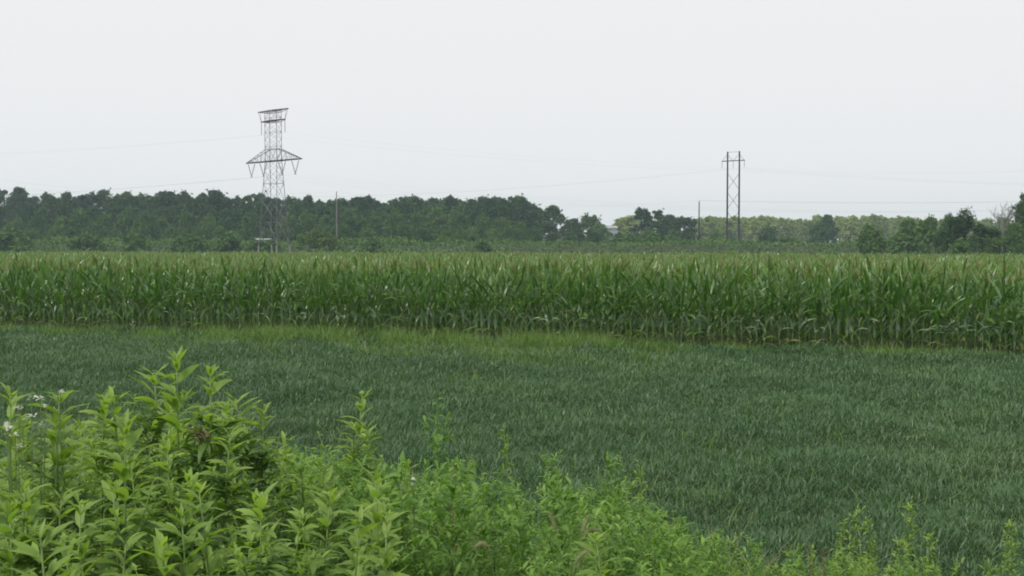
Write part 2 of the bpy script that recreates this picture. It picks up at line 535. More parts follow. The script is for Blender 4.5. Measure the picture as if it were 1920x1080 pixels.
# the separate trees in the middle and the right
one = [
    (V_TALL, 1035, 387, 380, 1.35, 20, 'dark_tree', 'lone dark oval tree standing clear just right of the long wood'),
    (V_TALL, 1072, 411, 430, 1.7, 20, 'dark_tree', 'small airy grey-green tree right of the lone dark oval tree'),
    (V_MID, 1104, 404, 430, 1.15, 13, 'round_tree', 'rounded pale-topped tree between the lone oval tree and the building'),
    (V_MID, 1124, 419, 425, 1.1, 13, 'round_tree', 'small sloping tree just left of the pale far building'),
    (V_LIGHT, 1165, 411, 520, 1.5, 18, 'pale_tree', 'yellowish tree just right of the pale far building'),
    (V_LIGHT, 1182, 407, 520, 1.5, 18, 'pale_tree', 'taller yellowish tree against the dark clump right of the building'),
    (V_POP, 1203, 392, 400, 1.7, 20, 'dark_tree', 'tallest dark tree at the left end of the middle clump'),
    (V_TALL, 1231, 396, 400, 1.3, 20, 'dark_tree', 'broad dark tree, second in the middle clump'),
    (V_TALL, 1256, 404, 405, 1.4, 20, 'dark_tree', 'dark tree, third in the middle clump'),
    (V_POP, 1274, 408, 400, 1.9, 20, 'dark_tree', 'slender dark tree, fourth in the middle clump'),
    (V_TALL, 1293, 409, 405, 1.4, 20, 'dark_tree', 'dark tree ending the middle clump beside the thin bare pole'),
    (V_MID, 1215, 430, 360, 1.1, 13, 'round_tree', 'low round tree under the tallest tree of the middle clump'),
    (V_MID, 1262, 432, 360, 1.1, 13, 'round_tree', 'low round tree under the right half of the middle clump'),
    (V_MID, 1070, 436, 350, 1.1, 13, 'round_tree', 'low round tree right of the foot of the lone oval tree'),
    (V_MID, 1110, 432, 350, 1.1, 13, 'round_tree', 'low round tree below and left of the pale building'),
    (V_MID, 1160, 438, 350, 1.1, 13, 'round_tree', 'low round tree below the yellowish trees'),
    (V_TALL, 1552, 404, 470, 1.5, 20, 'dark_tree', 'darker tall tree rising within the pale poplar row'),
    (V_MID, 1535, 421, 420, 1.0, 13, 'round_tree', 'dark rounded tree in front of the tall tree in the poplars'),
    (V_MID, 1440, 426, 420, 1.0, 13, 'round_tree', 'dark rounded tree before the poplars right of the two-pole pylon'),
    (V_MID, 1345, 432, 400, 1.0, 13, 'round_tree', 'dark rounded tree between the thin pole and the two-pole pylon'),
    (V_BUSH, 1630, 426, 222, .8, 4, 'round_tree', 'near rounded green tree alone before the right end of the poplars'),
    (V_MID, 1705, 414, 250, 1.0, 13, 'round_tree', 'leftmost near tree of the dark right-hand cluster'),
    (V_MID, 1742, 408, 245, 1.0, 13, 'round_tree', 'second near tree of the dark right-hand cluster'),
    (V_MID, 1782, 405, 215, .85, 13, 'round_tree', 'dense dark tree under the spiky open crown at the right'),
    (V_MID, 1858, 428, 205, 1.1, 13, 'round_tree', 'dark low tree below the bare tree'),
    (V_MID, 1902, 420, 205, .9, 13, 'round_tree', 'dark low tree at the right picture edge'),
    (V_MID, 1880, 432, 245, 1.2, 13, 'round_tree', 'low tree behind the trunk of the bare tree'),
    (V_MID, 1835, 434, 245, 1.2, 13, 'round_tree', 'low tree behind the spiky open-crowned tree'),
    (V_MID, 1960, 415, 205, 1.0, 13, 'round_tree', 'dark low tree just beyond the right picture edge'),
    (V_TALL, 1925, 366, 230, .85, 20, 'dark_tree', 'tall leafy tree cut by the right picture edge'),
]
for i, (vv, px, top, Y, ws, bh, nm, lb) in enumerate(one):
    place_tree(i, vv, px, top, Y, ws, lb, 'tree', None, nm, float(bh))

# pale poplar rows far behind
pop = [(1312, 411), (1328, 408), (1345, 409), (1362, 411), (1378, 408), (1396, 410), (1412, 409), (1430, 407), (1444, 408), (1462, 411), (1480, 412), (1498, 413), (1514, 414),
       (1532, 406), (1574, 408), (1592, 411), (1602, 407), (1620, 407), (1637, 405), (1654, 407), (1672, 411), (1688, 408), (1704, 409), (1722, 413), (1745, 412), (1770, 411), (1795, 413), (1822, 410),
       (1850, 412), (1880, 410), (1912, 412), (1945, 410)]
qx = [p for p, _ in pop]
pm = [(1374, 'the two-pole pylon'), (1311, 'the thin bare pole'), (1552, 'the dark tall tree'), (1630, 'the near rounded tree'), (1815, 'the spiky tree')]
for i, (px, top) in enumerate(pop):
    place_tree(i, V_LIGHT, px, top, 560 + (i % 3) * 14, random.uniform(1.15, 1.45),
               landmark_label(px, qx, pm, 'pale yellow-green poplar', 'the far row'),
               'tree', 'pale poplars in the far row', 'poplar_tree', baseH=18.0)

# open spiky tree and bare tree on the right


def branchy(seed, H, spread, depth, leaf_mat_=None, leaf=.3, nleaf=0, mat=None, thin=.35):
    g = np.random.default_rng(seed)
    tr, cr = MB(), MB()

    def grow(p, d, L, r, k):
        d = d / np.linalg.norm(d)
        mid = p + d * L * .5 + g.normal(size=3) * L * .04
        q = p + d * L + g.normal(size=3) * L * .05
        tr.tube([p, mid, q], [r, r * .8, r * .6], 5 if k > 2 else 4)
        if k <= 1 and leaf_mat_ is not None:
            n = nleaf
            P = q + g.normal(size=(n, 3)) * L * .33
            v, f = strips(P, g.uniform(0, 6.28, n), g.uniform(-.6, 1.2, n), leaf * g.uniform(.7, 1.3, n), leaf * .6, g.uniform(0, .8, n), 2, (.4, 1, .1))
            cr.add(v, f)
        if k == 0:
            return
        for j in range(3 if k > 1 else 4):
            nd = d + g.normal(size=3) * spread + np.array((0, 0, .12))
            grow(p + d * L * g.uniform(.45, 1), nd, L * g.uniform(.62, .8), r * .62, k - 1)
    grow(np.zeros(3), np.array((.02, 0, 1.0)), H * thin, H * .017, depth)
    parts = [('trunk', tr.mesh('trunk', mat or M['bark']))]
    if leaf_mat_ is not None:
        parts.append(('crown', cr.mesh('crown', leaf_mat_, smooth=False)))
    return parts


X, Y, z = at(1806, 470, 210)
thing('open_crowned_tree', branchy(5, 11.5, .55, 4, M['tree_dark'], .5, 26), 'spiky open-crowned dark tree left of the bare tree', 'tree', (X, Y, 0))
X, Y, z = at(1848, 470, 205)
thing('open_crowned_tree', branchy(9, 8.5, .5, 4, M['tree_dark'], .45, 24), 'small open-crowned tree between the spiky tree and the bare tree', 'tree', (X, Y, 0))
X, Y, z = at(1880, 470, 235)
thing('bare_tree', branchy(12, 14.5, .42, 5, None, mat=M['bare']), 'leafless pale grey tree near the right picture edge', 'tree', (X, Y, 0))

# notable bushes on the bank
bushes = [(V_BRIGHT, 590, 431, 272, 1.0, 5, 'bright yellow-green bush just left of the grey pole'),
          (V_BRIGHT, 615, 437, 270, 1.0, 5, 'lower bright bush touching the foot of the grey pole'),
          (V_BRIGHT, 565, 438, 274, .9, 5, 'bright bush right of the lattice tower'),
          (V_BRIGHT, 833, 434, 285, .8, 5, 'light green pointed bush before the middle of the wood'),
          (V_BRIGHT, 856, 437, 285, .8, 5, 'light green bush right of the pointed light bush'),
          (V_BUSH, 20, 432, 266, 1.4, 4, 'rounded green bush at the left picture edge'),
          (V_BUSH, 158, 441, 264, 1.2, 4, 'rounded green bush left of the reddish scrub'),
          (V_BUSH, 250, 442, 264, 1.2, 4, 'wide green bush left of the lattice tower on the bank'),
          (V_BUSH, 350, 441, 262, 1.3, 4, 'dull green bush between the wide bush and the lattice tower'),
          (V_BUSH, 430, 440, 262, 1.3, 4, 'brownish tall bush just left of the lattice tower'),
          (V_BUSH, 484, 451, 260, 1.3, 4, 'low bush hiding the left part of the pale-roofed shed'),
          (V_BUSH, 506, 452, 260, 1.3, 4, 'low bush hiding the right part of the pale-roofed shed'),
          (V_BUSH, 700, 449, 264, 1.3, 4, 'low dark bush right of the grey pole'),
          (V_BUSH, 905, 452, 268, 1.3, 4, 'low dark bush before the right half of the wood'),
          (V_BUSH, 1228, 440, 290, 1.2, 4, 'rounded light bush under the middle clump of trees'),
          (V_BUSH, 1180, 442, 290, 1.2, 4, 'rounded bush below the yellowish trees on the bank'),
          (V_BUSH, 1480, 446, 290, 1.3, 4, 'low bush on the bank right of the two-pole pylon'),
          (V_BUSH, 1690, 440, 235, 1.2, 4, 'pale green bush right of the near rounded tree'),
          (V_BUSH, 1800, 452, 190, 1.0, 4, 'low bush under the spiky open-crowned tree')]
for i, (vv, px, top, Y, ws, bh, lb) in enumerate(bushes):
    place_tree(i, vv, px, top, Y, ws * 1.1, lb, 'bush', None, 'bush', float(bh))

# the scrub that clothes the bank, one mass
print('scrub')
N = 52000
sx = U(-185, 185, N)
sy = U(255, 292, N)
hn = 1.1 + .9 * np.sin(sx * .11 + 2) * np.sin(sx * .037) + .5 * np.sin(sx * .43 + sy * .3) + .35 * np.sin(sx * 1.1 + sy)
hn = np.clip(hn, .3, 3) * np.where(sx < 0, 1.15, .62) * np.where(np.abs(sy - 262) < 5, 1.15, .8)
P = np.stack([sx, sy, zg(sx, sy) + U(0, 1, N) ** .7 * hn], 1)
v, f = strips(P, U(0, 6.28, N), U(.1, 1.5, N), U(.35, .85, N), U(.25, .5, N), U(.2, 1.2, N), 2, (.5, 1, .15), roll=U(-1, 1, N))
tag(new_obj('scrub', MB().add(v, f).mesh('scrub', M['scrub'], smooth=False)), 'green scrub and tall weeds covering the low bank behind the corn', 'scrub', None, 'stuff')

# ------------------------------------------------------------------ lattice tower
print('tower')
TY = 250.0
KX = TY / F
tx, _, _ = at(514, 460, TY)
zpx = lambda py: at(514, py, TY)[2]
z_top, z_mid, z_arm, z_armtop = zpx(207), zpx(226), zpx(302), zpx(280)
A_T, B_T, A_B, B_B = 2.23, .70, 3.64, 2.01


def half(z):
    if z >= z_arm:
        return A_T, B_T
    k = (z_arm - z) / z_arm
    return A_T + (A_B - A_T) * k, B_T + (B_B - B_T) * k


def corner(sx_, sy_, z):
    a, b = half(z)
    return np.array((sx_ * a, sy_ * b, z))


tower = thing('lattice_tower', [], 'tall grey steel lattice power tower with two crossarm levels', 'power tower', (tx, TY, 0), R(-41))
for sx_ in (-1, 1):
    for sy_ in (-1, 1):
        mb = MB()
        mb.tube([corner(sx_, sy_, .9), corner(sx_, sy_, z_arm), corner(sx_, sy_, z_top)], [.085, .07, .06], 4)
        lg = new_obj('leg', mb.mesh('leg', M['steel'], False), tower)
        c = corner(sx_, sy_, 0)
        c2 = corner(sx_, sy_, 3.2)
        new_obj('footing', MB().tube([c - (0, 0, .4), c2], [.27, .19], 6).mesh('footing', M['concrete'], False), lg)
br = MB()
levels = [3.6, 8.6, 13.6, 17.6, 20.6, z_arm]
n_up = 7
levels += [z_arm + (z_top - z_arm) * (k + 1) / n_up for k in range(n_up)]
faces = [((-1, -1), (1, -1)), ((1, -1), (1, 1)), ((1, 1), (-1, 1)), ((-1, 1), (-1, -1))]
for i in range(len(levels) - 1):
    z0, z1 = levels[i], levels[i + 1]
    for ca, cb in faces:
        wide = ca[1] == cb[1]
        r = .026 if z0 > 20 else .038
        if i == 0:
            m = (corner(*ca, z1) + corner(*cb, z1)) / 2
            br.bar(corner(*ca, z0), m, .05)
            br.bar(corner(*cb, z0), m, .05)
            br.bar(corner(*ca, z1), corner(*cb, z1), .035)
            br.bar((corner(*ca, z0) + m) / 2, corner(*ca, (z0 + z1) / 2), .03)
            br.bar((corner(*cb, z0) + m) / 2, corner(*cb, (z0 + z1) / 2), .03)
        else:
            br.bar(corner(*ca, z0), corner(*cb, z1), r)
            br.bar(corner(*cb, z0), corner(*ca, z1), r)
            if i % 2 == 0:
                br.bar(corner(*ca, z1), corner(*cb, z1), r)
new_obj('bracing', br.mesh('bracing', M['steel'], False), tower)


def flat_arm(hl, z, depth, bt, rr):
    mb = MB()
    for sy_ in (-1, 1):
        mb.bar((-hl, sy_ * .12, z), (0, sy_ * bt, z), rr)
        mb.bar((0, sy_ * bt, z), (hl, sy_ * .12, z), rr)
        mb.bar((-hl, sy_ * .12, z), (-A_T, sy_ * bt, z - depth), rr * .8)
        mb.bar((hl, sy_ * .12, z), (A_T, sy_ * bt, z - depth), rr * .8)
        mb.bar((-A_T, sy_ * bt, z - depth), (A_T, sy_ * bt, z - depth), rr * .8)
    n = 8
    for k in range(n):
        x0, x1 = -hl + 2 * hl * k / n, -hl + 2 * hl * (k + 1) / n
        w0, w1 = (.12 + (bt - .12) * (1 - abs(x) / hl) for x in (x0, x1))
        s = 1 if k % 2 else -1
        mb.bar((x0, s * w0, z), (x1, -s * w1, z), rr * .6)
        mb.bar((x1, -w1, z), (x1, w1, z), rr * .6)
    return mb


mb = flat_arm(5.75, z_top, .5, B_T, .085)
for s in (-1, 1):
    mb.bar((s * 5.7, 0, z_top), (s * 4.55, 0, z_mid), .045)
    mb.bar((s * 4.9, 0, z_top), (s * 4.55, 0, z_mid), .035)
    mb.bar((s * A_T, B_T, z_mid), (s * -A_T * .1, B_T, z_top), .035)
new_obj('crossarm', mb.mesh('crossarm', M['steel_dark'], False), tower)
new_obj('crossarm', flat_arm(4.6, z_mid, .35, B_T, .1).mesh('crossarm', M['steel_dark'], False), tower)
# the wide arm: flat bottom chord, sloping top chords from the column
mb = MB()
HL = 10.6
for s in (-1, 1):
    for sy_ in (-1, 1):
        tip = np.array((s * HL, sy_ * .1, z_arm))
        root_b = np.array((0, sy_ * B_T, z_arm))
        root_t = np.array((s * A_T, sy_ * B_T, z_armtop))
        mb.bar(tip, root_b, .13)
        mb.bar(tip, root_t, .075)
        n = 5
        for k in range(n):
            a = tip + (root_t - tip) * (k + 1) / n
            xb = a[0]
            wb = .1 + (B_T - .1) * (1 - abs(xb) / HL)
            b = np.array((xb, sy_ * wb, z_arm))
            a0 = tip + (root_t - tip) * k / n
            mb.bar(a, b, .04)
            mb.bar(a0, b, .035)
            mb.bar(b, np.array((xb, -sy_ * wb, z_arm)), .035)
            mb.bar(a, np.array((a[0], -a[1], a[2])), .035)
        mb.bar((0, sy_ * B_T, z_armtop), (s * A_T, sy_ * B_T, z_armtop), .06)
        mb.bar((0, sy_ * B_T, z_arm), (s * A_T, sy_ * B_T, z_armtop), .05)
new_obj('crossarm', mb.mesh('crossarm', M['steel_dark'], False), tower)


def ins_string(p, q, disc=.15, n=14):
    p, q = np.array(p, float), np.array(q, float)
    mb = MB()
    pts, rad = [], []
    for k in range(n):
        for off, rr in ((.08, .05), (.3, disc), (.45, disc), (.7, .05)):
            pts.append(p + (q - p) * (k + off) / n)
            rad.append(rr)
    return mb.tube(pts, rad, 6)


VX = [-8.6, -3.9, 3.28, 8.2]
z_v0, z_v1 = z_arm - .3, zpx(328)
for x in VX:
    mb = ins_string((x - 1.33, 0, z_v0), (x, 0, z_v1), .12)
    mb2 = ins_string((x + 1.33, 0, z_v0), (x, 0, z_v1), .12)
    for a, b, c in zip(mb2.v, mb2.f, mb2.m):
        mb.add(a, b)
    mb.box((x, 0, z_v1 - .12), (.5, .2, .16))
    new_obj('insulator_string', mb.mesh('insulator_string', M['insulator']), tower)
for x in (-4.5, 4.5):
    new_obj('insulator_string', ins_string((x, 0, z_mid - .1), (x, 0, z_mid - 3.1), .09).mesh('insulator_string', M['insulator']), tower)


# wires
def cable(name, pts, r, label, group):
    mb = MB().tube(pts, r, 4)
    return tag(new_obj(name, mb.mesh(name, M['wire'])), label, 'wire', group)


def sag(p, q, s, n=30):
    p, q = np.array(p, float), np.array(q, float)
    k = np.linspace(0, 1, n)[:, None]
    pts = p + (q - p) * k
    pts[:, 2] -= (4 * s * k * (1 - k))[:, 0]
    return pts


c45, s45 = math.cos(R(-41)), math.sin(R(-41))
tw = lambda x, y, z: np.array((tx + x * c45 - y * s45, TY + x * s45 + y * c45, z))
posn = ['far left', 'inner left', 'inner right', 'near right']
for x, pn in zip(VX, posn):
    p = tw(x, 0, z_v1 - .2)
    for sgn, way in ((1, 'rightward'), (-1, 'leftward')):
        q = p + np.array((sgn * 300, 60 * sgn, 0)) if sgn > 0 else p + np.array((-300, -10, 1))
        q[2] = p[2] + (1 if sgn > 0 else 2)
        cable('power_cable', sag(p, q, 8), .0045, f'faint {way} power cable from the {pn} insulator of the lattice tower', 'cables of the lattice tower')
for x, pn in ((-4.5, 'far'), (4.5, 'near')):
    p = tw(x, 0, z_mid - 3.15)
    for sgn, way in ((1, 'rightward'), (-1, 'leftward')):
        q = p + np.array((sgn * 300, 60 * sgn if sgn > 0 else -10, 2.0))
        cable('power_cable', sag(p, q, 8), .0045, f'thin {way} cable from the {pn} upper insulator of the lattice tower', 'cables of the lattice tower')

# ------------------------------------------------------------------ two-pole pylon
HY = 290.0
hx, _, _ = at(1374, 460, HY)
hz = lambda py: at(1374, py, HY)[2]
gz = float(zg(hx, HY))
PH = R(-34)
hs = 22 / F * HY / .945 / 2
pyl = thing('pole_pylon', [], 'dark two-pole wooden pylon with X braces and a crossarm', 'power pylon', (hx, HY, 0), PH)
for s in (-1, 1):
    new_obj('pole', MB().tube([(s * hs, 0, gz - 1), (s * hs, 0, hz(284))], [.27, .20], 8).mesh('pole', M['wood_pole']), pyl)
ca_l = 43 / F * HY / .945 / 2
za = hz(301.5)
new_obj('crossarm', MB().bar((-ca_l, -.2, za), (ca_l, -.2, za), .12).mesh('crossarm', M['wood_pole'], False), pyl)
mb = MB()
for s in (-1, 1):
    mb.bar((s * hs, -.18, hz(289)), (s * ca_l * .95, -.18, za), .05)
    mb.bar((s * hs, -.18, hz(289)), (s * .1, -.18, za), .05)
mb.bar((-hs, 0, hz(285)), (hs, 0, hz(285)), .035)
new_obj('arm_brace', mb.mesh('arm_brace', M['wood_pole'], False), pyl)
for y0, y1 in ((324, 355), (360, 391), (396, 427)):
    mb = MB()
    mb.bar((-hs, -.17, hz(y0)), (hs, -.17, hz(y1)), .06)
    mb.bar((hs, .17, hz(y0)), (-hs, .17, hz(y1)), .06)
    new_obj('cross_brace', mb.mesh('cross_brace', M['wood_pole'], False), pyl)
for x in (-ca_l * .97, 0, ca_l * .97):
    new_obj('insulator_string', ins_string((x, -.2, za - .1), (x, -.2, hz(315)), .07, 9).mesh('insulator_string', M['insulator']), pyl)
cP, sP = math.cos(PH), math.sin(PH)
hw = lambda x, z: np.array((hx + x * cP, HY + x * sP, z))
for x, pn in ((-ca_l * .97, 'left'), (0, 'middle'), (ca_l * .97, 'right')):
    p = hw(x, hz(315.5))
    for sgn, way in ((1, 'rightward'), (-1, 'leftward')):
        q = p + np.array((sgn * 260, -sgn * 60, 1.0))
        cable('power_cable', sag(p, q, 7), .0045, f'faint {way} cable from the {pn} insulator of the two-pole pylon', 'cables of the two-pole pylon')

# ------------------------------------------------------------------ single poles with their wires
PY = 280.0


def single_pole(px, top, mat, label, name='utility_pole'):
    X, Y, z1 = at(px, top, PY)
    z0 = float(zg(X, PY))
    t = thing(name, [], label, 'utility pole', (X, PY, z0))
    h = z1 - z0
    new_obj('pole', MB().tube([(0, 0, -1), (0, 0, h)], [.19, .13], 8).mesh('pole', mat), t)
    new_obj('transformer', MB().tube([(-.32, -.1, h - 2.6), (-.32, -.1, h - 2.5), (-.32, -.1, h - 1.6), (-.32, -.1, h - 1.5)], [.12, .17, .17, .1], 8).mesh('transformer', M['steel_dark']), t) if px < 1000 else None
    new_obj('insulator', MB().tube([(0, 0, h), (0, 0, h + .1), (0, 0, h + .2), (0, 0, h + .32)], [.05, .09, .05, .08], 6).mesh('insulator', M['insulator']), t)
    return np.array((X, PY, z1 + .3)), t


p1, _ = single_pole(631, 361, M['grey_pole'], 'grey wooden utility pole on the bank right of the lattice tower')
p2, _ = single_pole(1311, 378, M['wood_pole'], 'thin dark wooden pole left of the two-pole pylon')
d = p2 - p1
for dz, r, nm in ((0, .007, 'top'), (-4.2, .010, 'middle'), (-6.0, .010, 'lower')):
    o = np.array((0, 0, dz))
    cable('overhead_wire', sag(p1 + o, p2 + o, 2.6), r, f'{nm} overhead wire strung between the two single poles', 'wires of the single poles')
    cable('overhead_wire', sag(p1 - d * .95 + o + (0, 0, 1), p1 + o, 2.2), r, f'{nm} overhead wire running left from the grey pole before the wood', 'wires of the single poles')
    if dz == 0:
        cable('overhead_wire', sag(p2 + o, p2 + np.array((95, -40, -1.2)), .8), r + .012, 'overhead wire running right from the thin pole across the sky', 'wires of the single poles')

# ------------------------------------------------------------------ far building and low roof


def house(name, px, py_top, Y, wx, dy, wall_h, roof_h, label, wins=3):
    X, _, zt = at(px, py_top, Y)
    base = float(zg(X, Y))
    H = zt - base - roof_h
    t = thing(name, [], label, 'building', (X, Y, base), .15)
    new_obj('wall', MB().box((0, 0, H / 2 - .2), (wx, dy, H + .4)).mesh('wall', M['pale_wall'], False), t)
    v = [(-wx / 2 - .4, -dy / 2 - .4, H), (wx / 2 + .4, -dy / 2 - .4, H), (wx / 2 + .4, dy / 2 + .4, H), (-wx / 2 - .4, dy / 2 + .4, H),
         (-wx / 2 - .4, 0, H + roof_h), (wx / 2 + .4, 0, H + roof_h)]
    q = [(0, 1, 5, 4), (3, 4, 5, 2), (0, 4, 4, 3), (1, 2, 5, 5), (0, 3, 2, 1)]
    me = bpy.data.meshes.new('roof')
    me.from_pydata(v, [], [(0, 1, 5, 4), (2, 3, 4, 5), (0, 4, 3), (1, 2, 5), (0, 3, 2, 1)])
    me.materials.append(M['pale_roof'])
    new_obj('roof', me, t)
    for k in range(wins):
        x = (k - (wins - 1) / 2) * wx / wins
        wn = new_obj('window', MB().box((x, -dy / 2 - .03, H * .72), (1.1, .06, 1.2)).mesh('window', M['window'], False), t)
        new_obj('sill', MB().box((x, -dy / 2 - .1, H * .72 - .66), (1.3, .2, .1)).mesh('sill', M['pale_roof'], False), wn)
    return t


house('far_building', 1145, 423.5, 470, 4.6, 6, 0, 1.0, 'small pale building peeping out of the gap in the trees')
house('low_shed', 494, 447, 268, 3.3, 2.2, 0, .35, 'low pale-roofed shed behind the left legs of the lattice tower', 0)

# ------------------------------------------------------------------ corn
print('corn')
cA, sA = math.cos(math.atan(SL)), math.sin(math.atan(SL))


def corn_meshes(seed):
    g = np.random.default_rng(seed)
    H = 2.36
    lean = g.uniform(-.06, .06, 2)
    zz = np.linspace(-.05, H, 6)
    ax = lambda z: np.stack([lean[0] * (z / H) ** 2, lean[1] * (z / H) ** 2, z], -1)
    st = MB().tube(ax(zz), np.linspace(.014, .006, 6), 6)
    n = 15
    z = np.linspace(.16, H - .05, n) + g.uniform(-.03, .03, n)
    side = np.where(np.arange(n) % 2, 1, -1)
    az = g.uniform(0, math.pi) + np.where(side > 0, 0, math.pi) + g.normal(0, .35, n)
    L = np.interp(z, [.3, 1.1, 1.7, H], [.55, .90, .86, .50]) * g.uniform(.85, 1.1, n)
    W = np.interp(z, [.3, 1.1, H], [.065, .105, .07]) * g.uniform(.85, 1.1, n)
    el = np.interp(z, [.3, 1.1, H], [R(74), R(76), R(82)]) + g.normal(0, .17, n)
    dr = np.interp(z, [.3, 1.1, H], [R(75), R(75), R(34)]) * g.uniform(.15, 1.6, n)
    prof = (.5, .9, 1, .92, .72, .42, .03)
    lv = MB()
    keep = z > .36
    v, f = strips(ax(z[keep]), az[keep], el[keep], L[keep], W[keep], dr[keep], 7, prof, .35, g.uniform(-.3, .3, keep.sum()), g.uniform(-1.2, 1.2, keep.sum()))
    lv.add(v, f, 0)
    k = ~keep
    v, f = strips(ax(z[k]), az[k], el[k], L[k], W[k] * .7, dr[k] * 1.2, 6, prof, .6, 0, g.uniform(-1.5, 1.5, k.sum()))
    lv.add(v, f, 1)
    nt_ = 7
    P = ax(H + g.uniform(0, .12, nt_))
    ta = MB()
    v, f = strips(P, g.uniform(0, 6.28, nt_), R(90) - g.uniform(.15, .8, nt_), g.uniform(.16, .26, nt_), .011, g.uniform(0, .7, nt_), 3, (.6, 1, 1, .4), 0)
    ta.add(v, f)
    v, f = strips(P, g.uniform(0, 6.28, nt_), R(90) - g.uniform(.15, .8, nt_), g.uniform(.16, .26, nt_), .011, g.uniform(0, .7, nt_), 3, (.6, 1, 1, .4), 0, 1.57)
    ta.add(v, f)
    ta.tube(ax(np.linspace(H, H + .36, 4)), [.005, .007, .007, .002], 4)
    ea = MB()
    ze = g.uniform(.95, 1.15)
    a = az[5]
    d_ = np.array((math.cos(a) * .38, math.sin(a) * .38, .92))
    p = ax(np.array(ze))
    ea.tube([p + d_ * k for k in (.0, .05, .12, .19, .24)], [.012, .026, .029, .020, .006], 6)
    return [('stalk', st.mesh('stalk', M['corn_stalk'])), ('leaves', lv.mesh('leaves', [M['corn_leaf'], M['corn_dry']])),
            ('tassel', ta.mesh('tassel', M['tassel'])), ('ear', ea.mesh('ear', M['husk']))]


CMARKS = [(-200, 'the left edge'), (128, 'the star-topped weed'), (332, 'the tallest weed'), (514, 'the lattice tower'), (631, 'the grey pole'), (833, 'the light pointed bush'), (1035, 'the lone oval tree'),
          (1203, 'the middle clump'), (1374, 'the two-pole pylon'), (1552, 'the dark tall tree'), (1630, 'the near rounded tree'), (1806, 'the spiky tree'), (1880, 'the bare tree')]
ONES = ['', 'first', 'second', 'third', 'fourth', 'fifth', 'sixth', 'seventh', 'eighth', 'ninth', 'tenth', 'eleventh', 'twelfth', 'thirteenth', 'fourteenth', 'fifteenth',
        'sixteenth', 'seventeenth', 'eighteenth', 'nineteenth', 'twentieth']
ccount = {}


def corn_label(x, Y, row):
    px = 960 + F * x / Y
    mk = [m for m in CMARKS if m[0] <= px][-1]
    key = (mk[1], row)
    ccount[key] = ccount.get(key, 0) + 1
    k = ccount[key]
    wd = ONES[k] if k <= 20 else 'twenty-' + ONES[k - 20]
    return f'{("front", "second")[row]}-row green corn plant, {wd} right of the line below {mk[1]}'


CV = [corn_meshes(300 + i) for i in range(8)]
ncorn = 0
for row in range(2):
    t0 = T_CORN + row * .8
    lab = ('green corn plant with tan tassel in the front row', 'green corn plant in the second row seen between front stalks')[row]
    x = -21.5 if row == 0 else -10.0
    while x < (18.5 if row == 0 else 12):
        Y = t0 - SL * x
        if abs(x) < .53 * Y + .5:
            e = thing('corn_plant', CV[random.randrange(8)], corn_label(x, Y, row), 'corn plant',
                      (x + random.uniform(-.03, .03), Y + random.uniform(-.05, .05), 0), random.uniform(0, 6.28), random.uniform(.9, 1.07),
                      ('front row of corn plants', 'second row of corn plants')[row])
            e.rotation_euler[0] = random.uniform(-.04, .04)
            e.rotation_euler[1] = random.uniform(-.05, .05)
            ncorn += 1
        x += random.uniform(.165, .23) * (1 if row == 0 else 1.1)
print('corn plants', ncorn)


def corn_rows(t_from, t_to, dt, dx, nleaf, seg, zlow, cover, front=False, wmul=1.0):
    XS, YS = [], []
    t0 = t_from
    while t0 < t_to:
        hw_ = .56 * t0 + 8
        x = np.arange(-hw_, hw_ * .95, dx) + U(-.05, .05)
        x = x + rng.normal(0, dx * .15, len(x))
        if front and t0 < T_CORN + 1.0:
            xa = (x < -10) | (x > 12)
            x = x[xa] if front == 'second' else x
        XS.append(x)
        YS.append(t0 - SL * x + rng.normal(0, .05, len(x)))
        t0 += dt
    X, Y = np.concatenate(XS), np.concatenate(YS)
    n = len(X)
    t0r = Y + SL * X
    H = rng.normal(2.2, .10, n) - .14 * np.clip((t0r - T_CORN - 2) / 10, 0, 1) + .06 * np.sin(X * .35 + Y * .21) + .05 * np.sin(X * .11 - Y * .4)
    rep = lambda a, k: np.repeat(a, k)
    zf = np.tile(np.linspace(0, 1, nleaf), n)
    z = rep(H, nleaf) * (zlow + (1 - zlow) * zf) - .06 + U(-.04, .04, n * nleaf)
    hf = z / 2.12
    P = np.stack([rep(X, nleaf), rep(Y, nleaf), z], 1)
    az = rep(U(0, 6.28, n), nleaf) + np.tile(np.arange(nleaf) % 2 * math.pi, n) + rng.normal(0, .35, n * nleaf)
    L = np.interp(hf, [.2, .55, .8, 1], [.6, .88, .86, .55]) * U(.85, 1.1, n * nleaf)
    el = np.interp(hf, [.2, .55, 1], [R(72), R(76), R(82)]) + rng.normal(0, .1, n * nleaf)
    dr = np.interp(hf, [.2, .55, 1], [R(80), R(80), R(36)]) * U(.2, 1.6, n * nleaf)
    v, f = strips(P, az, el, L, np.interp(hf, [.2, .55, 1], [.065, .085, .055]) * wmul, dr, seg, (.6, 1, .9, .5, .04), 0, 0, U(-1.2, 1.2, n * nleaf))
    mb = MB().add(v, f, 0)
    k = cover
    P = np.stack([rep(X, k), rep(Y, k), rep(H, k) + U(0, .1, n * k)], 1)
    v, f = strips(P, U(0, 6.28, n * k), R(90) - U(.05, .75, n * k), U(.18, .32, n * k), .013 * wmul * wmul, U(0, .7, n * k), 2, (.7, 1, .4), 0, U(0, 3, n * k))
    mb.add(v, f, 1)
    return mb


